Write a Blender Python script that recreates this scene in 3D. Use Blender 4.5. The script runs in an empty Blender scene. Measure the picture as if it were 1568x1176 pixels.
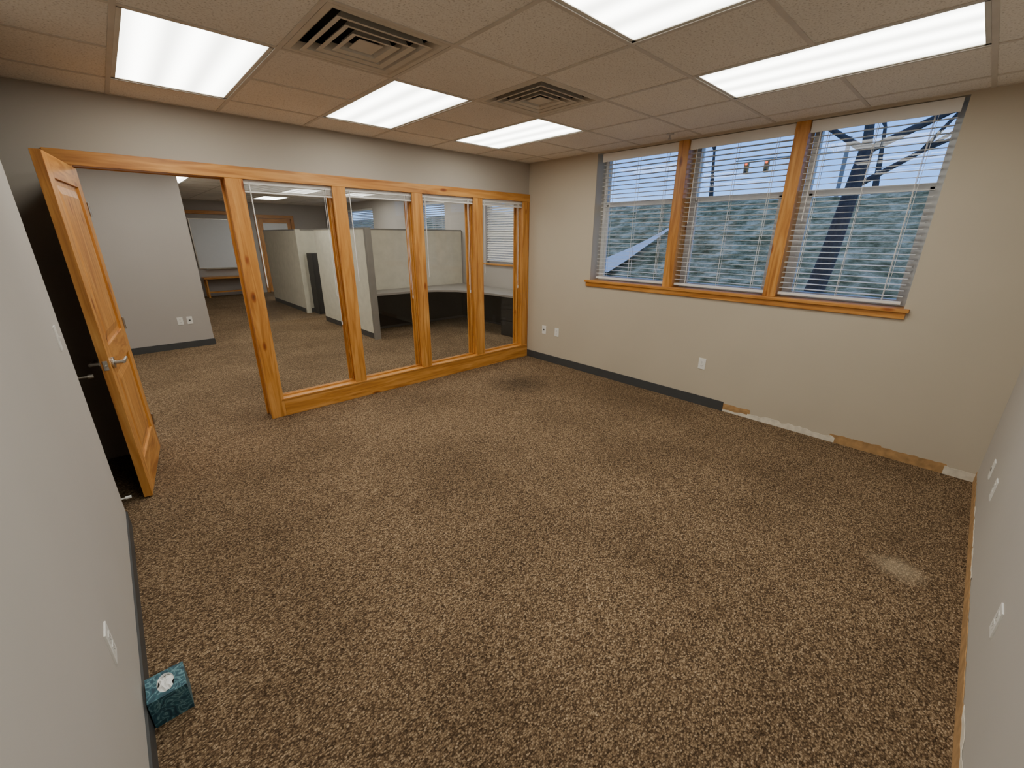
import bpy, bmesh, math, random
from mathutils import Vector, Matrix
random.seed(4)
D=bpy.data
X,Y,H=4.611,4.723,2.607
# ------------------------------------------------------------------ materials
def lin(c):
    return tuple(((v/255.)/12.92 if v/255.<=.04045 else ((v/255.+.055)/1.055)**2.4) for v in c)+(1,)
def newmat(name):
    m=D.materials.new(name);m.use_nodes=True
    nt=m.node_tree;b=nt.nodes['Principled BSDF']
    return m,nt,b
def N(nt,t,**k):
    n=nt.nodes.new(t)
    for a,v in k.items():
        if a in n.inputs: n.inputs[a].default_value=v
        else: setattr(n,a,v)
    return n
def coords(nt,scale=(1,1,1),rot=(0,0,0)):
    tc=N(nt,'ShaderNodeTexCoord');mp=N(nt,'ShaderNodeMapping')
    mp.inputs['Scale'].default_value=scale;mp.inputs['Rotation'].default_value=rot
    nt.links.new(tc.outputs['Object'],mp.inputs['Vector']);return mp.outputs[0]
def ramp(nt,fac,stops):
    r=N(nt,'ShaderNodeValToRGB');e=r.color_ramp.elements
    while len(e)<len(stops): e.new(.5)
    for q,(p,c) in zip(e,stops): q.position=p;q.color=c
    nt.links.new(fac,r.inputs[0]);return r.outputs[0]
def bump(nt,b,h,strength=.3,dist=.01):
    n=N(nt,'ShaderNodeBump');n.inputs['Strength'].default_value=strength;n.inputs['Distance'].default_value=dist
    nt.links.new(h,n.inputs['Height']);nt.links.new(n.outputs[0],b.inputs['Normal'])
def simple(name,c,rough=.6,metal=0,var=.06,scale=8,bmp=0,spec=.5):
    m,nt,b=newmat(name)
    v=coords(nt);n=N(nt,'ShaderNodeTexNoise');n.inputs['Scale'].default_value=scale;n.inputs['Detail'].default_value=4
    nt.links.new(v,n.inputs['Vector'])
    L=lin(c);lo=tuple(x*(1-var) for x in L[:3])+(1,);hi=tuple(min(1,x*(1+var)) for x in L[:3])+(1,)
    nt.links.new(ramp(nt,n.outputs['Fac'],[(.3,lo),(.7,hi)]),b.inputs['Base Color'])
    b.inputs['Roughness'].default_value=rough;b.inputs['Metallic'].default_value=metal
    b.inputs['Specular IOR Level'].default_value=spec
    if bmp:
        n2=N(nt,'ShaderNodeTexNoise');n2.inputs['Scale'].default_value=220;nt.links.new(v,n2.inputs['Vector'])
        bump(nt,b,n2.outputs['Fac'],bmp,.002)
    return m
def mat_carpet():
    m,nt,b=newmat('carpet_loop')
    v=coords(nt,(1,1.35,1))
    v0=coords(nt)
    nz=N(nt,'ShaderNodeTexNoise');nz.inputs['Scale'].default_value=70;nt.links.new(v,nz.inputs['Vector'])
    mx=N(nt,'ShaderNodeMix',data_type='VECTOR');mx.inputs[0].default_value=.009
    nt.links.new(v,mx.inputs[4]);nt.links.new(nz.outputs['Color'],mx.inputs[5])
    vo=N(nt,'ShaderNodeTexVoronoi');vo.inputs['Scale'].default_value=132;nt.links.new(mx.outputs[1],vo.inputs['Vector'])
    sep=N(nt,'ShaderNodeSeparateColor');nt.links.new(vo.outputs['Color'],sep.inputs[0])
    col=ramp(nt,sep.outputs[0],[(0.0,lin((82,66,50))),(.28,lin((114,93,71))),(.55,lin((144,120,93))),(.85,lin((172,147,116))),(1,lin((190,165,134)))])
    dd=ramp(nt,vo.outputs['Distance'],[(.2,(1,1,1,1)),(.8,(.34,.31,.28,1))])
    mul=N(nt,'ShaderNodeMix',data_type='RGBA',blend_type='MULTIPLY');mul.inputs[0].default_value=1
    nt.links.new(col,mul.inputs[6]);nt.links.new(dd,mul.inputs[7])
    n2=N(nt,'ShaderNodeTexNoise');n2.inputs['Scale'].default_value=1.3;n2.inputs['Detail'].default_value=5;nt.links.new(v0,n2.inputs['Vector'])
    w=ramp(nt,n2.outputs['Fac'],[(.33,(.74,.73,.72,1)),(.6,(1.0,1.0,1.0,1))])
    mu2=N(nt,'ShaderNodeMix',data_type='RGBA',blend_type='MULTIPLY');mu2.inputs[0].default_value=1
    nt.links.new(mul.outputs[2],mu2.inputs[6]);nt.links.new(w,mu2.inputs[7])
    cur=mu2.outputs[2]
    # stains: dark worn spot near partition, pale scuff near right wall
    n3=N(nt,'ShaderNodeTexNoise');n3.inputs['Scale'].default_value=7;n3.inputs['Detail'].default_value=3;nt.links.new(v0,n3.inputs['Vector'])
    for (cx,cy,r,amt,mode,cc) in ((3.66,3.88,.24,.75,'MULTIPLY',(.45,.45,.45,1)),(3.06,.26,.075,.8,'SCREEN',(.19,.15,.10,1))):
        vm=N(nt,'ShaderNodeVectorMath',operation='DISTANCE');vm.inputs[1].default_value=(cx,cy,0)
        nt.links.new(v0,vm.inputs[0])
        ad=N(nt,'ShaderNodeMath',operation='MULTIPLY_ADD');ad.inputs[1].default_value=r*1.6
        nt.links.new(n3.outputs['Fac'],ad.inputs[0]);nt.links.new(vm.outputs['Value'],ad.inputs[2])
        mr=N(nt,'ShaderNodeMapRange');mr.inputs['From Min'].default_value=r*1.2;mr.inputs['From Max'].default_value=r*2.6
        mr.inputs['To Min'].default_value=amt;mr.inputs['To Max'].default_value=0
        nt.links.new(ad.outputs[0],mr.inputs['Value'])
        mm=N(nt,'ShaderNodeMix',data_type='RGBA',blend_type=mode)
        nt.links.new(mr.outputs[0],mm.inputs[0]);nt.links.new(cur,mm.inputs[6]);mm.inputs[7].default_value=cc
        cur=mm.outputs[2]
    nt.links.new(cur,b.inputs['Base Color'])
    b.inputs['Roughness'].default_value=.95;b.inputs['Specular IOR Level'].default_value=.1
    inv=N(nt,'ShaderNodeMath',operation='SUBTRACT');inv.inputs[0].default_value=1;nt.links.new(vo.outputs['Distance'],inv.inputs[1])
    bump(nt,b,inv.outputs[0],.5,.005)
    return m
def mat_wood(name,axis,c1=(152,92,36),c2=(192,130,58),c3=(216,158,84)):
    m,nt,b=newmat(name)
    sc=[14,14,14];sc[axis]=1.0
    v=coords(nt,tuple(sc))
    n=N(nt,'ShaderNodeTexNoise');n.inputs['Scale'].default_value=1.6;n.inputs['Detail'].default_value=6;n.inputs['Distortion'].default_value=1.2
    nt.links.new(v,n.inputs['Vector'])
    col=ramp(nt,n.outputs['Fac'],[(.28,lin(c1)),(.5,lin(c2)),(.75,lin(c3))])
    v2=coords(nt,tuple(4.5 if i!=axis else 1.8 for i in range(3)))
    vo=N(nt,'ShaderNodeTexVoronoi');vo.inputs['Scale'].default_value=1.3;nt.links.new(v2,vo.inputs['Vector'])
    kn=ramp(nt,vo.outputs['Distance'],[(.03,lin((90,48,20))),(.08,lin((185,125,70))),(.14,(1,1,1,1))])
    mul=N(nt,'ShaderNodeMix',data_type='RGBA',blend_type='MULTIPLY');mul.inputs[0].default_value=.8
    nt.links.new(col,mul.inputs[6]);nt.links.new(kn,mul.inputs[7])
    nt.links.new(mul.outputs[2],b.inputs['Base Color'])
    b.inputs['Roughness'].default_value=.38
    bump(nt,b,n.outputs['Fac'],.08,.003)
    return m
def mat_tile():
    m,nt,b=newmat('acoustic_tile')
    v=coords(nt)
    n=N(nt,'ShaderNodeTexNoise');n.inputs['Scale'].default_value=110;n.inputs['Detail'].default_value=3;nt.links.new(v,n.inputs['Vector'])
    col=ramp(nt,n.outputs['Fac'],[(.30,lin((200,191,178))),(.43,lin((238,231,220))),(.7,lin((246,240,230)))])
    n2=N(nt,'ShaderNodeTexNoise');n2.inputs['Scale'].default_value=1.1;nt.links.new(v,n2.inputs['Vector'])
    w=ramp(nt,n2.outputs['Fac'],[(.3,(.9,.9,.9,1)),(.7,(1,1,1,1))])
    mul=N(nt,'ShaderNodeMix',data_type='RGBA',blend_type='MULTIPLY');mul.inputs[0].default_value=1
    nt.links.new(col,mul.inputs[6]);nt.links.new(w,mul.inputs[7])
    nt.links.new(mul.outputs[2],b.inputs['Base Color']);b.inputs['Roughness'].default_value=.95
    bump(nt,b,n.outputs['Fac'],.4,.003);return m
def mat_lens(strength):
    m,nt,b=newmat('light_diffuser')
    v=coords(nt)
    sx=N(nt,'ShaderNodeSeparateXYZ');nt.links.new(v,sx.inputs[0])
    ml=N(nt,'ShaderNodeMath',operation='MULTIPLY');ml.inputs[1].default_value=2*math.pi/.195
    nt.links.new(sx.outputs[0],ml.inputs[0])
    co=N(nt,'ShaderNodeMath',operation='COSINE');nt.links.new(ml.outputs[0],co.inputs[0])
    mr=N(nt,'ShaderNodeMapRange');mr.inputs['From Min'].default_value=-1;mr.inputs['From Max'].default_value=1
    mr.inputs['To Min'].default_value=strength*.55;mr.inputs['To Max'].default_value=strength*1.15
    nt.links.new(co.outputs[0],mr.inputs['Value'])
    b.inputs['Base Color'].default_value=(.8,.82,.78,1)
    b.inputs['Emission Color'].default_value=(1.0,1.0,.92,1)
    nt.links.new(mr.outputs[0],b.inputs['Emission Strength']);b.inputs['Roughness'].default_value=.4
    return m
def mat_glass(name,tint=(.93,.95,.95),refl=.05):
    m=D.materials.new(name);m.use_nodes=True;nt=m.node_tree;nt.nodes.clear()
    t=N(nt,'ShaderNodeBsdfTransparent');t.inputs[0].default_value=tint+(1,)
    g=N(nt,'ShaderNodeBsdfGlossy');g.inputs['Roughness'].default_value=.01
    mx=N(nt,'ShaderNodeMixShader');mx.inputs[0].default_value=refl
    o=N(nt,'ShaderNodeOutputMaterial')
    nt.links.new(t.outputs[0],mx.inputs[1]);nt.links.new(g.outputs[0],mx.inputs[2]);nt.links.new(mx.outputs[0],o.inputs[0])
    return m
def mat_grass():
    m,nt,b=newmat('winter_grass')
    v=coords(nt)
    n=N(nt,'ShaderNodeTexNoise');n.inputs['Scale'].default_value=2.2;n.inputs['Detail'].default_value=9;n.inputs['Roughness'].default_value=.75;nt.links.new(v,n.inputs['Vector'])
    nt.links.new(ramp(nt,n.outputs['Fac'],[(.38,lin((76,78,54))),(.5,lin((132,128,98))),(.62,lin((184,178,150)))]),b.inputs['Base Color'])
    b.inputs['Roughness'].default_value=1;b.inputs['Specular IOR Level'].default_value=0
    return m
def mat_box():
    m,nt,b=newmat('tissue_box_print')
    v=coords(nt)
    n=N(nt,'ShaderNodeTexNoise');n.inputs['Scale'].default_value=16;n.inputs['Distortion'].default_value=2.5;nt.links.new(v,n.inputs['Vector'])
    nt.links.new(ramp(nt,n.outputs['Fac'],[(.35,lin((28,60,74))),(.47,lin((50,94,108))),(.52,lin((110,148,154))),(.56,lin((44,90,102))),(.7,lin((30,64,78)))]),b.inputs['Base Color'])
    b.inputs['Roughness'].default_value=.4;return m
M=dict(
 carpet=mat_carpet(),wallB=simple('paint_beige',(190,178,158),.75,var=.02,scale=2,bmp=.08),
 wallA=simple('paint_taupe',(170,160,147),.75,var=.02,scale=2,bmp=.08),
 wallD=simple('paint_grey',(184,178,170),.7,var=.02,scale=2,bmp=.1),
 wallO=simple('paint_office_grey',(176,169,163),.75,var=.02,scale=2,bmp=.05),
 dark=simple('recess_shade_and_roof',(36,33,31),.9),  # near black: painted shade for the door recess, also covers the roof
 woodX=mat_wood('alder_wood_x',0),woodY=mat_wood('alder_wood_y',1),woodZ=mat_wood('alder_wood_z',2),
 tile=mat_tile(),tbar=simple('grid_metal',(206,197,184),.5),
 lens=mat_lens(7.6),trimlt=simple('fixture_white',(205,200,188),.4),
 vent=simple('vent_metal',(206,197,182),.45),void=simple('duct_black',(14,12,11),.9),
 base=simple('rubber_base',(66,67,68),.5),plast=simple('white_plastic',(232,230,224),.35,var=.01),
 slot=simple('slot_dark',(30,28,26),.6),
 blind=simple('blind_slat',(228,224,218),.5,var=.02),vinyl=simple('window_vinyl',(206,205,202),.4),
 nickel=simple('satin_nickel',(190,186,178),.28,metal=1,var=.03),
 glass=mat_glass('clear_glass'),glassi=mat_glass('partition_glass',(.96,.97,.96),.05),
 fabric=simple('panel_fabric',(214,208,190),.9,bmp=.3),pframe=simple('panel_frame',(132,127,120),.5),
 lam=simple('desk_laminate',(144,138,132),.45),black=simple('black_metal_and_desk_shade',(18,18,19),.5),
 glue=simple('adhesive_tan',(172,134,88),.85,var=.25,scale=18),plaster=simple('bare_plaster',(218,208,190),.9,var=.12,scale=25),
 wb=simple('whiteboard',(225,228,232),.2,var=.01),grass=mat_grass(),conc=simple('sidewalk',(205,205,204),.9),
 bark=simple('bark',(62,58,58),.95,var=.3,scale=20),box=mat_box(),tissue=simple('tissue_paper',(240,240,238),.9),
 road=simple('asphalt',(120,120,124),.9),
 yellow=simple('signal_yellow',(150,110,40),.6),
)
mr,nt,b=newmat('signal_red_lamp');b.inputs['Base Color'].default_value=(.4,.05,.02,1);b.inputs['Emission Color'].default_value=(1,.12,.03,1);b.inputs['Emission Strength'].default_value=2;M['lamp']=mr
# ------------------------------------------------------------------ builder
class B:
    def __init__(s,name): s.name=name;s.v=[];s.f=[];s.m=[];s.mats=[]
    def mi(s,k):
        if k not in s.mats: s.mats.append(k)
        return s.mats.index(k)
    def poly(s,pts,k,faces=None):
        o=len(s.v);s.v+= [tuple(p) for p in pts];i=s.mi(k)
        for f in (faces or [tuple(range(len(pts)))]):
            s.f.append(tuple(o+a for a in f));s.m.append(i)
        return s
    def box(s,a,b,k,T=None):
        x0,y0,z0=[min(p,q) for p,q in zip(a,b)];x1,y1,z1=[max(p,q) for p,q in zip(a,b)]
        P=[(x0,y0,z0),(x1,y0,z0),(x1,y1,z0),(x0,y1,z0),(x0,y0,z1),(x1,y0,z1),(x1,y1,z1),(x0,y1,z1)]
        if T: P=[tuple(T@Vector(p)) for p in P]
        s.poly(P,k,[(0,3,2,1),(4,5,6,7),(0,1,5,4),(1,2,6,5),(2,3,7,6),(3,0,4,7)]);return s
    def cyl(s,a,b,r0,k,r1=None,n=14,T=None):
        a=Vector(a);b=Vector(b);r1=r0 if r1 is None else r1
        d=(b-a).normalized();u=d.orthogonal().normalized();w=d.cross(u)
        P=[];
        for c,r in ((a,r0),(b,r1)):
            for i in range(n):
                t=2*math.pi*i/n;P.append(c+(u*math.cos(t)+w*math.sin(t))*r)
        if T: P=[T@p for p in P]
        s.poly(P,k,[(i,(i+1)%n,n+(i+1)%n,n+i) for i in range(n)]+[tuple(range(n))[::-1],tuple(range(n,2*n))]);return s
    def prism(s,pts,z0,z1,k):
        n=len(pts);P=[(x,y,z0) for x,y in pts]+[(x,y,z1) for x,y in pts]
        s.poly(P,k,[tuple(range(n))[::-1],tuple(range(n,2*n))]+[(i,(i+1)%n,n+(i+1)%n,n+i) for i in range(n)]);return s
    def frus(s,x0,x1,y0,y1,zb,ins,zt,k):
        P=[(x0,y0,zb),(x1,y0,zb),(x1,y1,zb),(x0,y1,zb),(x0+ins,y0+ins,zt),(x1-ins,y0+ins,zt),(x1-ins,y1-ins,zt),(x0+ins,y1-ins,zt)]
        s.poly(P,k,[(0,1,5,4),(1,2,6,5),(2,3,7,6),(3,0,4,7)]);return s
    def done(s,bev=0,parent=None,smooth=False,recalc=True):
        me=D.meshes.new(s.name);me.from_pydata(s.v,[],s.f)
        for k in s.mats: me.materials.append(M[k])
        me.polygons.foreach_set('material_index',s.m)
        if recalc:
            bm=bmesh.new();bm.from_mesh(me);bmesh.ops.recalc_face_normals(bm,faces=bm.faces);bm.to_mesh(me);bm.free()
        me.update()
        o=D.objects.new(s.name,me);bpy.context.scene.collection.objects.link(o)
        if bev:
            md=o.modifiers.new('bevel','BEVEL');md.width=bev;md.segments=2;md.limit_method='ANGLE'
        if smooth:
            for p in me.polygons: p.use_smooth=True
        if parent: o.parent=parent
        return o
# ------------------------------------------------------------------ shell
B('floor').box((-1.7,-.3,-.1),(6.05,15.7,0),'carpet').done()
w=B('wall_partition')
w.box((-1.6,Y,0),(.10,Y+.15,2.95),'wallA').box((.10,Y,2.19),(4.60,Y+.15,2.95),'wallA').box((4.60,Y,0),(6.0,Y+.15,2.95),'wallA').done()
WY0,WY1,WZ0,WZ1=.675,3.625,1.17,2.59
w=B('wall_window')
w.box((X,-.3,0),(X+.25,WY0,2.95),'wallB').box((X,WY1,0),(X+.25,Y,2.95),'wallB').box((X,WY0,0),(X+.25,WY1,WZ0),'wallB').box((X,WY0,WZ1),(X+.25,WY1,2.95),'wallB').done()
B('wall_right').box((-.3,-.15,0),(X,0,2.95),'wallD').done()
w=B('wall_left');w.box((-.15,0,0),(0,3.54,2.95),'wallD').box((-.45,3.54,0),(-.17,Y,2.95),'dark').box((-.45,3.40,0),(-.15,3.54,2.95),'wallD').done()  # recess wall coloured near black to paint in the shade behind the door
B('roof').box((-1.7,-.3,2.95),(6.1,15.7,3.0),'dark').done()
# office shell
B('wall_office_left').box((-1.6,Y+.15,0),(-1.45,8.62,2.95),'wallO').box((-1.6,8.62,0),(1.26,8.77,2.95),'wallO').box((1.11,8.77,0),(1.26,15.5,2.95),'wallO').done()
B('wall_office_back').box((1.11,15.5,0),(6.0,15.65,2.95),'wallO').done()
OX=5.85
wins=[(6.05,7.16),(8.55,9.55),(12.0,13.65)]
w=B('wall_office_right');y=Y+.15
for a,b_ in wins:
    w.box((OX,y,0),(OX+.15,a,2.95),'wallO');w.box((OX,a,0),(OX+.15,b_,1.2),'wallO');w.box((OX,a,2.42),(OX+.15,b_,2.95),'wallO');y=b_
w.box((OX,y,0),(OX+.15,15.5,2.95),'wallO').done()
# ------------------------------------------------------------------ ceilings
def ceiling(name,xs,ys,skip):
    c=B(name);g=B(name.replace('ceiling','trim')+'_ceiling_grid')
    for i in range(len(xs)-1):
        for j in range(len(ys)-1):
            cx=(xs[i]+xs[i+1])/2;cy=(ys[j]+ys[j+1])/2
            if any(a<cx<b_ and c_<cy<d for a,b_,c_,d in skip): continue
            c.box((xs[i]+.002,ys[j]+.002,H+.004),(xs[i+1]-.002,ys[j+1]-.002,H+.02),'tile')
    def inside(x0,y0): return any(a<x0<b_ and c_<y0<d for a,b_,c_,d in skip)
    t=.0115
    for i,x in enumerate(xs):
        xa=max(x-t,xs[0]);xb=min(x+t,xs[-1])
        g.box((xa,ys[0],H),(xb,ys[-1],H+.004),'tbar')
    for y in ys:
        for i in range(len(xs)-1):
            mx=(xs[i]+xs[i+1])/2
            if inside(mx,y): continue
            g.box((xs[i]+t,max(y-t,ys[0]),H),(xs[i+1]-t,min(y+t,ys[-1]),H+.004),'tbar')
    c.done();g.done()
def light(a,b_,c_,d):
    cx,cy=(a+b_)/2,(c_+d)/2
    o=B('ceiling_light_panel')
    hx=(b_-a)/2-.013;hy=(d-c_)/2-.013
    o.box((-hx,-hy,.012),(hx,hy,.09),'trimlt')
    for s in (-1,1):
        o.box((s*hx,-hy,.0),(s*(hx-.02),hy,.012),'trimlt');o.box((-hx,s*hy,0),(hx,s*(hy-.02),.012),'trimlt')
    hx-=.019;hy-=.019
    o.poly([(-hx,-hy,.004),(-hx,hy,.004),(hx,hy,.004),(hx,-hy,.004)],'lens')
    ob=o.done(recalc=False);ob.location=(cx,cy,H+.004)
def vent(a,b_,c_,d):
    o=B('ceiling_air_vent')
    z=H+.002
    x0,x1,y0,y1=a+.014,b_-.014,c_+.014,d-.014
    o.box((x0,y0,z+.10),(x1,y1,z+.13),'void')
    for s in ((x0,x0+.004,y0,y1),(x1-.004,x1,y0,y1),(x0,x1,y0,y0+.004),(x0,x1,y1-.004,y1)):
        o.box((s[0],s[2],z+.002),(s[1],s[3],z+.10),'void')
    o.frus(x0,x1,y0,y1,z,.03,z-.001,'vent')
    o.frus(x0+.03,x1-.03,y0+.03,y1-.03,z-.001,.035,z+.03,'vent')
    for k,ins in enumerate((.085,.145,.205)):
        A=[x0+ins,x1-ins,y0+ins,y1-ins]
        o.frus(A[0]-.022,A[1]+.022,A[2]-.022,A[3]+.022,z-.010,.028,z-.004,'vent')
        o.frus(A[0]+.006,A[1]-.006,A[2]+.006,A[3]-.006,z-.004,.012,z+.03,'vent')
    ins=.245
    o.box((x0+ins,y0+ins,z-.004),(x1-ins,y1-ins,z+.0),'vent')
    ob=o.done(smooth=False)
    md=ob.modifiers.new('s','SOLIDIFY');md.thickness=.0015
xs=[0,.51,1.145,1.785,2.425,3.075,3.715,4.33,X];ys=[0,.58,1.20,1.82,2.44,3.09,3.70,4.305,Y]
Ls=[(.51,1.145,3.09,4.305),(1.785,2.425,3.09,4.305),(3.075,3.715,3.09,4.305),(3.075,3.715,.58,1.82),(1.785,2.425,.58,1.82),(.51,1.145,.58,1.82)]
Vs=[(1.145,1.785,2.44,3.09),(2.425,3.075,2.44,3.09)]
ceiling('ceiling',xs,ys,Ls+Vs)
for l in Ls: light(*l)
for v_ in Vs: vent(*v_)
xo=[-1.45+.61*i for i in range(12)]+[OX];yo=[Y+.15+.61*i for i in range(18)]
yo=[y for y in yo if y<15.4]+[15.5]
def cell(i,j): return (xo[i],xo[i+1],yo[j],yo[j+2])
OL=[cell(1,1),cell(3,3),cell(4,0),cell(7,1),cell(10,1),cell(5,5),cell(7,5),cell(10,5),(1.275,1.60,yo[8],yo[10]),cell(8,9),cell(10,9),cell(8,13)]  # panels of the nearer rows are out of view, added to brighten the office
ceiling('ceiling_office',xo,yo,OL)
for l in OL: light(*l)
s=B('ceiling_sprinkler');s.cyl((4.35,2.62,H-.004),(4.35,2.62,H+.003),.035,'nickel').cyl((4.35,2.62,H-.04),(4.35,2.62,H-.004),.008,'nickel').cyl((4.35,2.62,H-.044),(4.35,2.62,H-.04),.016,'nickel').done()
# ------------------------------------------------------------------ partition frame
HB,HT=2.14,2.233
posts=[(.10,.225),(1.10,1.232),(1.965,2.09),(2.815,2.942),(3.65,3.787),(4.485,4.605)]
yf=Y-.022
f=B('partition_window_frame')
for i,(a,b_) in enumerate(posts):
    f.box((a,yf,0 if i<2 else .178),(b_,Y-.001,HB),'woodZ')
    ins=.018
    x0,x1=a+ins,b_-ins
    if i==0: x0=a+.002
    if i==5: x1=b_-.006
    f.box((x0,Y,0),(x1,Y+.15,2.185),'woodZ')
    f.box((a,Y+.151,0),(b_,Y+.17,HB),'woodZ')
f.box((.10,yf-.003,HB),(4.605,Y-.001,HT),'woodX')
f.box((.10,Y+.151,HB),(4.605,Y+.17,HT),'woodX')
f.box((.207,Y,HB+.005),(4.60,Y+.15,2.189),'woodX')
f.box((1.232,yf,0),(4.605,Y-.001,.165),'woodX')
f.box((1.214,yf-.006,.165),(4.60,Y+.15,.182),'woodX')
f.box((1.214,Y,0),(4.587,Y+.15,.165),'woodX')
for a,b_ in zip(posts[1:-1],posts[2:]):   # glass stops
    x0=a[1]-.018;x1=b_[0]+.018
    for yy in (Y+.055,Y+.083):
        f.box((x0,yy,.182),(x1,yy+.014,.20),'woodX')
        f.box((x0,yy,.2),(x0+.014,yy+.014,2.13),'woodZ');f.box((x1-.014,yy,.2),(x1,yy+.014,2.13),'woodZ')
fr=f.done(bev=.003)
for i,(a,b_) in enumerate(zip(posts[1:-1],posts[2:])):
    xa,xb=a[1]-.016,b_[0]+.016
    B('glass_pane_%d'%(i+1)).poly([(xa,Y+.075,.19),(xb,Y+.075,.19),(xb,Y+.075,2.14),(xa,Y+.075,2.14)],'glassi').done(parent=fr)
# raised mini blinds on the partition glazing
zb=[2.045,2.06,2.075,2.07]
for i,(a,b_) in enumerate(zip(posts[1:-1],posts[2:])):
    x0=a[1]-.012;x1=b_[0]+.012
    o=B('raised_mini_blind')
    o.box((x0,Y+.012,2.105),(x1,Y+.045,2.138),'blind')
    z=2.10
    while z>zb[i]+.012:
        o.box((x0+.005,Y+.014,z-.002),(x1-.005,Y+.042,z),'blind');z-=.0055
    o.box((x0+.003,Y+.013,zb[i]-.004),(x1-.003,Y+.043,zb[i]+.008),'blind')
    L=[(x0+.06,1.25,.0045),(x1-.07,.86 if i==0 else 1.05,.0018),(x1-.085,1.12,.0018)]
    for (xx,zz,r) in L:
        o.cyl((xx,Y+.008,2.12),(xx,Y+.008,zz),r,'blind',n=6)
    o.cyl((x1-.07,Y+.008,L[1][1]),(x1-.07,Y+.008,L[1][1]-.035),.007,'plast',r1=.004,n=8)
    o.done()
# ------------------------------------------------------------------ door
Hd=Vector((.240,4.695,0));F=Vector((.135,3.87,0))
t=(F-Hd).normalized();nrm=Vector((-t.y,t.x,0));
if nrm.x<0: nrm=-nrm
Wd=.87
T=Matrix(((t.x,nrm.x,0,Hd.x),(t.y,nrm.y,0,Hd.y),(0,0,1,.012),(0,0,0,1)))
d=B('door_1');th=.044;DH=2.105
def db(s0,s1,z0,z1,y0,y1,k): d.box((s0,y0,z0),(s1,y1,z1),k,T)
st=.125
db(0,st,0,DH,-th,0,'woodZ');db(Wd-st,Wd,0,DH,-th,0,'woodZ')
for z0,z1 in ((0,.235),(.86,1.03),(DH-.125,DH)): db(st,Wd-st,z0,z1,-th,0,'woodY')
for z0,z1 in ((.235,.86),(1.03,DH-.125)):
    db(st,Wd-st,z0,z1,-th+.014,-.014,'woodZ')
    for s_,zz in ((0,0),(-th,1)):
        o0=-.014 if zz==0 else -th+.014;o1=-.004 if zz==0 else -th+.004
        a0,a1,c0,c1=st+.03,Wd-st-.03,z0+.03,z1-.03;e=.045
        P=[(a0,o0,c0),(a1,o0,c0),(a1,o0,c1),(a0,o0,c1),(a0+e,o1,c0+e),(a1-e,o1,c0+e),(a1-e,o1,c1-e),(a0+e,o1,c1-e)]
        P=[tuple(T@Vector(p)) for p in P]
        d.poly(P,'woodZ',[(0,1,5,4),(1,2,6,5),(2,3,7,6),(3,0,4,7),(4,5,6,7)])
hz=.93;hs=Wd-.07
for sg,y0 in ((1,0),(-1,-th)):
    d.cyl((hs,y0,hz),(hs,y0+sg*.012,hz),.034,'nickel',n=24,T=T)
    d.cyl((hs,y0+sg*.012,hz),(hs,y0+sg*.055,hz),.011,'nickel',T=T)
    d.cyl((hs+.008,y0+sg*.055,hz),(hs-.115,y0+sg*.055,hz+.002),.011,'nickel',r1=.008,T=T)
d.box((Wd-.0005,-th+.010,hz-.03),(Wd+.002,-.010,hz+.03),'nickel',T)
d.cyl((Wd+.002,-th/2,hz),(Wd+.012,-th/2,hz),.008,'nickel',T=T)
for z in (.25,1.05,1.85): d.cyl((-.008,.004,z-.045),(-.008,.004,z+.045),.007,'nickel',T=T)
d.done(bev=.003)
s=B('door_stop');s.cyl((-.168,3.80,.9),(-.16,3.80,.9),.03,'nickel').cyl((-.16,3.80,.9),(.02,3.80,.9),.006,'nickel').cyl((.02,3.80,.9),(.045,3.80,.9),.012,'nickel').done()
s=B('door_stop');s.cyl((-.168,3.80,.07),(-.16,3.80,.07),.015,'nickel').cyl((-.16,3.80,.07),(.0,3.80,.065),.005,'plast').cyl((.0,3.80,.065),(.03,3.80,.065),.010,'plast').done()
# ------------------------------------------------------------------ baseboards
bh=.10;bt=.008
B('baseboard_window').box((X-bt,1.82,0),(X,Y-.024,bh),'base').done()
B('baseboard_left').box((0,0,0),(bt,3.54,bh),'base').done()
B('baseboard_office').box((-1.45,8.62-bt,0),(1.27,8.62,bh),'base').box((1.26,15.5-bt,0),(2.0,15.5,bh),'base').box((OX-bt,Y+.15,0),(OX,15.5,bh),'base').done()
def strip(name,fn,segs):
    o=B(name)
    for (a,b_,h0,jit,k,off) in segs:
        m=max(2,int(abs(b_-a)/.03));tops=[h0+random.uniform(-jit,jit) for _ in range(m+1)]
        for i in range(m):
            p0=a+(b_-a)*i/m;p1=a+(b_-a)*(i+1)/m
            o.poly([fn(p0,off,0),fn(p1,off,0),fn(p1,off,tops[i+1]),fn(p0,off,tops[i])],k)
            o.poly([fn(p0,0,tops[i]),fn(p1,0,tops[i+1]),fn(p1,off,tops[i+1]),fn(p0,off,tops[i])],k)
    return o.done()
strip('trim_window_wall_residue',lambda p,o,z:(X-.001-o,p,z),[(1.82,0,.028,.008,'plaster',.0025),(1.82,1.56,.085,.004,'glue',.002),(1.58,.86,.050,.012,'plaster',.004),(.90,.16,.078,.005,'glue',.003),(.74,.55,.082,.006,'glue',.0035),(.17,.0,.07,.012,'plaster',.005)])
strip('trim_right_wall_residue',lambda p,o,z:(p,.001+o,z),[(.02,X,.078,.006,'glue',.003),(3.1,4.0,.085,.010,'plaster',.002),(1.6,2.2,.10,.012,'plaster',.002),(.5,1.2,.095,.012,'plaster',.002)])
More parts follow.
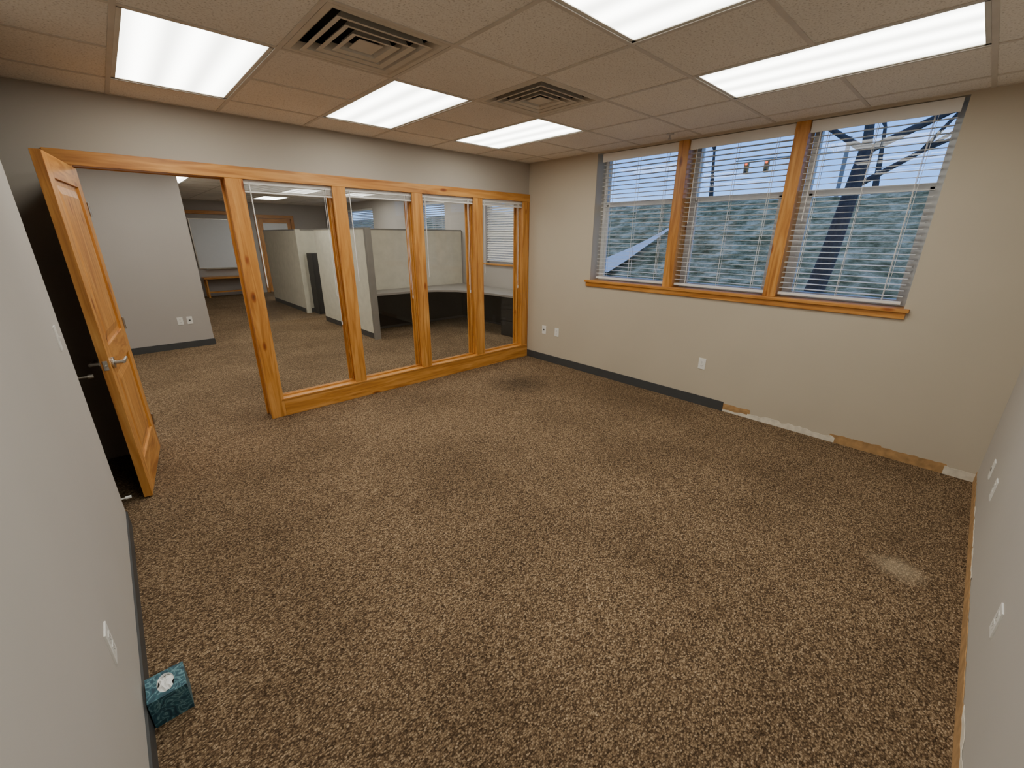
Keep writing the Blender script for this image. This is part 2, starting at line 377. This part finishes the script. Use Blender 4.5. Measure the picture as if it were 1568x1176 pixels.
# ------------------------------------------------------------------ exterior windows
segs=[(.675,1.557),(1.66,2.55),(2.657,3.625)]
tr=B('trim_window')
for a,b_ in ((1.557,1.66),(2.55,2.657)): tr.box((X-.004,a,1.2),(X+.17,b_,WZ1),'woodZ')
tr.box((X-.035,.64,1.172),(X+.17,3.69,1.2),'woodY')
tr.box((X-.018,.655,1.122),(X-.0005,3.675,1.172),'woodY')
tr.done(bev=.003)
for i,(a,b_) in enumerate(segs):
    o=B('window_%d'%(i+1));x0,x1=X+.17,X+.235;zm=2.06
    o.box((x0,a,1.18),(x1,a+.05,2.59),'vinyl').box((x0,b_-.05,1.18),(x1,b_,2.59),'vinyl')
    o.box((x0,a+.05,1.18),(x1,b_-.05,1.245),'vinyl').box((x0,a+.05,2.54),(x1,b_-.05,2.59),'vinyl')
    o.box((x0+.005,a+.05,zm-.025),(x1,b_-.05,zm+.025),'vinyl')
    for yy in (a+.05,b_-.075): o.box((x0+.005,yy,1.245),(x0+.04,yy+.025,zm),'vinyl')
    o.poly([(x0+.027,a+.05,1.245),(x0+.027,b_-.05,1.245),(x0+.027,b_-.05,2.54),(x0+.027,a+.05,2.54)],'glass');o.done()
def blinds(xc,y0,y1,ztop,zbot,tilt,sp=.044,w_=.05,valance=True):
    o=B('window_blinds')
    o.box((xc-.028,y0,ztop-.045),(xc+.028,y1,ztop),'blind')
    if valance:
        o.box((xc-.036,y0-.003,ztop-.085),(xc-.0285,y1+.003,ztop),'blind')
    z=ztop-.07
    while z>zbot+.03:
        R=Matrix.Translation((xc,0,z))@Matrix.Rotation(tilt,4,'Y')
        o.box((-w_/2,y0+.003,-.0015),(w_/2,y1-.003,.0015),'blind',R);z-=sp
    o.box((xc-.026,y0+.002,zbot),(xc+.026,y1-.002,zbot+.02),'blind')
    n=3 if y1-y0>.7 else 2
    for q in range(n):
        yy=y0+.12+(y1-y0-.24)*q/(n-1)
        for xx in (xc-.026,xc+.026): o.box((xx-.0008,yy-.002,zbot),(xx+.0008,yy+.002,ztop-.045),'blind')
    o.cyl((xc-.04,y1-.07,ztop-.07),(xc-.04,y1-.07,ztop-.75),.0035,'blind',n=6)
    o.cyl((xc-.036,y0+.10,ztop-.07),(xc-.036,y0+.10,zbot+.1),.0016,'blind',n=5)
    return o.done()
blinds(X+.055,.705,1.550,2.585,1.225,math.radians(-2))
blinds(X+.055,1.667,2.543,2.585,1.225,math.radians(2))
blinds(X+.055,2.664,3.56,2.585,1.225,math.radians(2))
for i,(a,b_) in enumerate(wins):
    o=B('window_%d'%(i+4))
    for q in ((a,a+.05),(b_-.05,b_)): o.box((OX+.08,q[0],1.2),(OX+.13,q[1],2.42),'vinyl')
    for q in ((1.2,1.25),(2.37,2.42),(1.8,1.84)): o.box((OX+.08,a+.05,q[0]),(OX+.13,b_-.05,q[1]),'vinyl')
    xx=OX+.10;o.poly([(xx,a+.05,1.25),(xx,b_-.05,1.25),(xx,b_-.05,2.37),(xx,a+.05,2.37)],'glass');o.done()
    blinds(OX+.04,a+.01,b_-.01,2.415,1.24,math.radians(-52 if i==0 else 20),valance=False)
B('trim_office_window').box((OX-.03,5.98,1.165),(OX-.0005,7.22,1.2),'woodY').done(bev=.003)
# ------------------------------------------------------------------ wall plates
def plate(name,org,ax,kind):
    u,nn=Vector(ax[0]),Vector(ax[1])
    Tm=Matrix(((u.x,nn.x,0,org[0]),(u.y,nn.y,0,org[1]),(0,0,1,org[2]),(0,0,0,1)))
    o=B(name)
    o.box((-.036,0,-.058),(.036,.005,.058),'plast',Tm)
    if kind=='outlet':
        for z in (-.02,.02):
            o.box((-.016,.005,z-.014),(.016,.0065,z+.014),'plast',Tm)
            for xx in (-.006,.006): o.box((xx-.0012,.0065,z-.005),(xx+.0012,.0068,z+.006),'slot',Tm)
            o.cyl((0,.0065,z-.009),(0,.0068,z-.009),.002,'slot',n=8,T=Tm)
    elif kind=='switch':
        o.box((-.006,.005,-.012),(.006,.007,.012),'plast',Tm);o.box((-.004,.007,0),(.004,.016,.008),'plast',Tm)
    else:
        o.box((-.011,.005,-.010),(.011,.0075,.010),'slot',Tm);o.box((-.014,.005,-.013),(.014,.0062,.013),'plast',Tm)
    o.cyl((0,.005,0),(0,.006,0),.003,'nickel',n=8,T=Tm)
    o.done(bev=.001)
WB=((0,1,0),(-1,0,0));WD=((0,1,0),(1,0,0));WC=((1,0,0),(0,1,0));WA=((1,0,0),(0,-1,0))
plate('outlet_plate',(X,4.37,.45),WB,'jack');plate('outlet_plate',(X,4.13,.45),WB,'outlet');plate('outlet_plate',(X,2.10,.45),WB,'outlet')
plate('light_switch',(0,3.27,1.23),WD,'switch');plate('outlet_plate',(0,1.91,.50),WD,'outlet')
plate('outlet_plate',(3.97,0,.365),WC,'jack');plate('outlet_plate',(3.60,0,.385),WC,'outlet');plate('outlet_plate',(2.33,0,.40),WC,'outlet')
plate('outlet_plate',(.88,8.62,.43),WA,'outlet');plate('outlet_plate',(1.0,8.62,.43),WA,'jack')
# ------------------------------------------------------------------ tissue box
o=B('tissue_box')
bx0,bx1,by0,by1,bz=.012,.127,1.985,2.105,.122
cx,cy=(bx0+bx1)/2,(by0+by1)/2
for s_ in ((bx0,by0,bx1,by0),(bx1,by0,bx1,by1),(bx1,by1,bx0,by1),(bx0,by1,bx0,by0)):
    o.poly([(s_[0],s_[1],0),(s_[2],s_[3],0),(s_[2],s_[3],bz),(s_[0],s_[1],bz)],'box')
n=24;ring=[(cx+.026*math.cos(2*math.pi*i/n),cy+.044*math.sin(2*math.pi*i/n)) for i in range(n)]
outer=[]
for i in range(n):
    a=2*math.pi*i/n;c_,s_=math.cos(a),math.sin(a);k=1/max(abs(c_),abs(s_));outer.append((cx+c_*k*(bx1-bx0)/2,cy+s_*k*(by1-by0)/2))
for i in range(n):
    j=(i+1)%n
    o.poly([(*ring[i],bz),(*ring[j],bz),(*outer[j],bz),(*outer[i],bz)],'box')
    o.poly([(*ring[i],bz),(*ring[j],bz),(*ring[j],bz-.012),(*ring[i],bz-.012)],'tissue')
o.poly([(*r,bz-.012) for r in ring],'slot')
P=[];m=9
for i in range(m):
    for j in range(m):
        u=i/(m-1)-.5;v=j/(m-1)-.5
        P.append((cx+u*.045+.005*math.sin(9*v),cy+v*.07,bz-.008+.016*math.cos(u*3)*math.cos(v*3)+.004*math.sin(17*u+8*v)))
o.poly(P,'tissue',[(i*m+j,i*m+j+1,(i+1)*m+j+1,(i+1)*m+j) for i in range(m-1) for j in range(m-1)])
o.poly([(bx0,by0,0.001),(bx1,by0,0.001),(bx1,by1,0.001),(bx0,by1,0.001)],'box')
o.done()
# ------------------------------------------------------------------ cubicles
PH=1.80
def panel(o,x0,y0,x1,y1,h=PH):
    o.box((x0,y0,.0),(x1,y1,.10),'base')
    o.box((x0,y0,.10),(x1,y1,h),'fabric')
    e=.004
    o.box((x0-e,y0-e,h),(x1+e,y1+e,h+.025),'pframe')
o=B('cubicle')
panel(o,3.38,7.23,3.46,9.5)
o.box((3.37,7.17,0),(3.47,7.23,PH+.025),'pframe')
panel(o,3.46,7.95,5.83,8.03)
o.box((3.47,7.935,.05),(5.82,7.949,.70),'black')  # black sheets below the desktop paint in the shade under the desk
o.box((3.461,7.24,.05),(3.47,7.93,.70),'black')
o.prism([(3.47,7.42),(4.40,7.38),(4.72,7.24),(4.98,6.98),(5.14,6.6),(5.22,5.6),(5.83,5.6),(5.83,7.93),(3.47,7.93)],.705,.74,'lam')
o.box((5.27,5.62,.0),(5.80,6.05,.70),'black')
for k in range(3): o.box((5.262,5.64,.08+.21*k),(5.27,6.03,.27+.21*k),'slot')
o.box((4.55,7.5,0),(4.59,7.9,.70),'black')
o.box((5.80,6.05,.05),(5.828,7.93,.70),'black')  # another black sheet painting under-desk shade, along the wall
o.done()
o=B('cubicle')
panel(o,3.40,10.75,3.48,13.3);panel(o,3.48,10.75,4.05,10.83)
o.box((3.39,10.69,0),(3.49,10.75,PH+.025),'fabric')
panel(o,4.05,10.75,5.82,10.83)
o.done()
o=B('filing_cabinet');o.box((3.55,10.35,0),(4.0,10.68,1.33),'black')
for k in range(4): o.box((3.57,10.342,.05+.32*k),(3.98,10.35,.34+.32*k),'slot');o.box((3.7,10.335,.24+.32*k),(3.85,10.342,.26+.32*k),'nickel')
o.done(bev=.003)
# far wall furniture
o=B('whiteboard');o.box((2.12,15.465,.78),(3.30,15.495,2.13),'nickel').box((2.14,15.46,.80),(3.28,15.465,2.11),'wb').box((2.3,15.40,.76),(3.1,15.495,.775),'nickel').done()
o=B('trim_far_alcove');o.box((2.0,15.44,2.25),(3.42,15.499,2.34),'woodX').box((3.34,15.44,0),(3.42,15.499,2.25),'woodZ').done(bev=.003)
o=B('side_table');o.box((2.12,15.0,.52),(3.28,15.44,.56),'woodX')
for xx in (2.15,3.21):
    for yy in (15.03,15.37): o.box((xx,yy,0),(xx+.04,yy+.04,.52),'woodZ')
o.box((2.19,15.2,.12),(3.21,15.23,.16),'woodX').done()
o=B('door_2')
for a,b_ in ((3.75,3.84),(4.75,4.84)): o.box((a,15.44,0),(b_,15.499,2.28),'woodZ')
o.box((3.84,15.44,2.19),(4.75,15.499,2.28),'woodX')
for a,b_ in ((3.85,3.95),(4.64,4.74)): o.box((a,15.46,.01),(b_,15.499,2.18),'woodZ')
o.box((3.95,15.46,.01),(4.64,15.499,.2),'woodX').box((3.95,15.46,2.05),(4.64,15.499,2.18),'woodX').box((3.95,15.475,.2),(4.64,15.48,2.05),'wb');o.done()
# ------------------------------------------------------------------ outdoors
def gz(x,y):
    if x<8: z=.15
    elif x<19: z=.15+(x-8)/11*2.95
    else: z=3.1+.01*(x-19)
    return z
P=[];nx,ny=44,40
for i in range(nx):
    for j in range(ny):
        x=6.3+i*1.4;y=-25+j*2.2
        P.append((x,y,gz(x,y)+(random.uniform(-.06,.06) if i>2 else 0)))
g=B('ground_outside');g.poly(P,'grass',[(i*ny+j,(i+1)*ny+j,(i+1)*ny+j+1,i*ny+j+1) for i in range(nx-1) for j in range(ny-1)])
g.done(smooth=True)
sw=B('sidewalk')
rows=[(10.0,7.1,8.3),(11.0,7.2,8.0),(12.2,7.4,7.85),(13.2,7.55,7.82),(14.4,7.75,7.88)]
for (a,l0,h0),(c_,l1,h1) in zip(rows[:-1],rows[1:]):
    sw.poly([(a,l0,gz(a,0)+.13),(c_,l1,gz(c_,0)+.13),(c_,h1,gz(c_,0)+.13),(a,h0,gz(a,0)+.13)],'conc')
sw.done()
B('road').poly([(24,-25,3.28),(31,-25,3.32),(31,60,3.32),(24,60,3.28)],'road').done()
def grow(o,p,dirv,r,L,depth):
    q=p+dirv*L;o.cyl(p,q,r,'bark',r1=r*.72,n=8)
    if depth==0: return
    k=3 if depth>2 else 2
    for _ in range(k):
        nd=(dirv+Vector((random.uniform(-.5,.5),random.uniform(-.75,.75),random.uniform(-.35,.55)))).normalized()
        grow(o,q,nd,r*.62,L*random.uniform(.65,.85),depth-1)
tr=B('bare_tree')
p0=Vector((9.0,2.30,.1));p1=Vector((9.0,2.12,1.35));p2=Vector((9.05,1.97,2.95))
tr.cyl(p0,p1,.17,'bark',r1=.13,n=12).cyl(p1,p2,.13,'bark',r1=.095,n=12)
grow(tr,p2,Vector((0,-.75,.35)).normalized(),.06,.9,4)
grow(tr,p2,Vector((0,.1,1)).normalized(),.07,.7,4)
grow(tr,p2-Vector((0,-.05,.5)),Vector((.1,-.7,.45)).normalized(),.045,.8,3)
grow(tr,p2,Vector((.1,.7,.5)).normalized(),.05,.8,3)
tr.done()
for (x,y,s) in ((17,16,1),(21,3.6,1.1),(20,9,1.0)):
    t2=B('bare_tree');p=Vector((x,y,gz(x,y)-.1));t2.cyl(p,p+Vector((0,.1,1.2*s)),.11,'bark',r1=.08,n=8)
    grow(t2,p+Vector((0,.1,1.2*s)),Vector((.05,.1,1)).normalized(),.07,.95*s,5);t2.done()
tl=B('traffic_light');px=27
tl.cyl((px,6.0,3.3),(px,6.0,6.2),.09,'pframe').cyl((px,6.0,5.6),(px,11.0,5.7),.035,'pframe')
for yy in (9.4,10.4):
    tl.box((px-.1,yy-.10,5.0),(px+.1,yy+.10,5.6),'yellow')
    tl.cyl((px-.13,yy,5.49),(px-.1,yy,5.49),.06,'lamp');tl.cyl((px-.13,yy,5.30),(px-.1,yy,5.30),.06,'slot');tl.cyl((px-.13,yy,5.11),(px-.1,yy,5.11),.06,'slot')
tl.done()
B('utility_pole').cyl((23,12.2,3.1),(23,12.2,9),.14,'conc').box((22.9,11.3,8.2),(23.1,13.1,8.35),'conc').done()
# ------------------------------------------------------------------ world
W=D.worlds.new('evening_sky');bpy.context.scene.world=W;W.use_nodes=True;nt=W.node_tree
bg=nt.nodes['Background'];tc=N(nt,'ShaderNodeTexCoord');sp=N(nt,'ShaderNodeSeparateXYZ')
nt.links.new(tc.outputs['Generated'],sp.inputs[0])
cr=ramp(nt,sp.outputs[2],[(0.0,(.42,.64,1.0,1)),(.10,(.17,.41,.98,1)),(.35,(.10,.28,.82,1)),(.75,(.24,.33,.56,1))])
nt.links.new(cr,bg.inputs[0]);bg.inputs[1].default_value=1.75
# ------------------------------------------------------------------ camera
yaw,pit,rol=-.749,-.338,.006
fw=Vector((math.cos(pit)*math.sin(-yaw),math.cos(pit)*math.cos(yaw),math.sin(pit)))
r0=fw.cross(Vector((0,0,1))).normalized();u0=r0.cross(fw)
r=r0*math.cos(rol)+u0*math.sin(rol);u=-r0*math.sin(rol)+u0*math.cos(rol)
cd=D.cameras.new('camera');cam=D.objects.new('camera',cd);bpy.context.scene.collection.objects.link(cam)
cam.matrix_world=Matrix(((r.x,u.x,-fw.x,.260),(r.y,u.y,-fw.y,.357),(r.z,u.z,-fw.z,1.7),(0,0,0,1)))
cd.sensor_width=36;cd.lens=641.904/1568*36;cd.clip_start=.02;cd.clip_end=300
bpy.context.scene.camera=cam
bpy.context.scene.view_settings.view_transform='AgX'
bpy.context.scene.view_settings.look='AgX - Base Contrast'
bpy.context.scene.view_settings.exposure=0.42
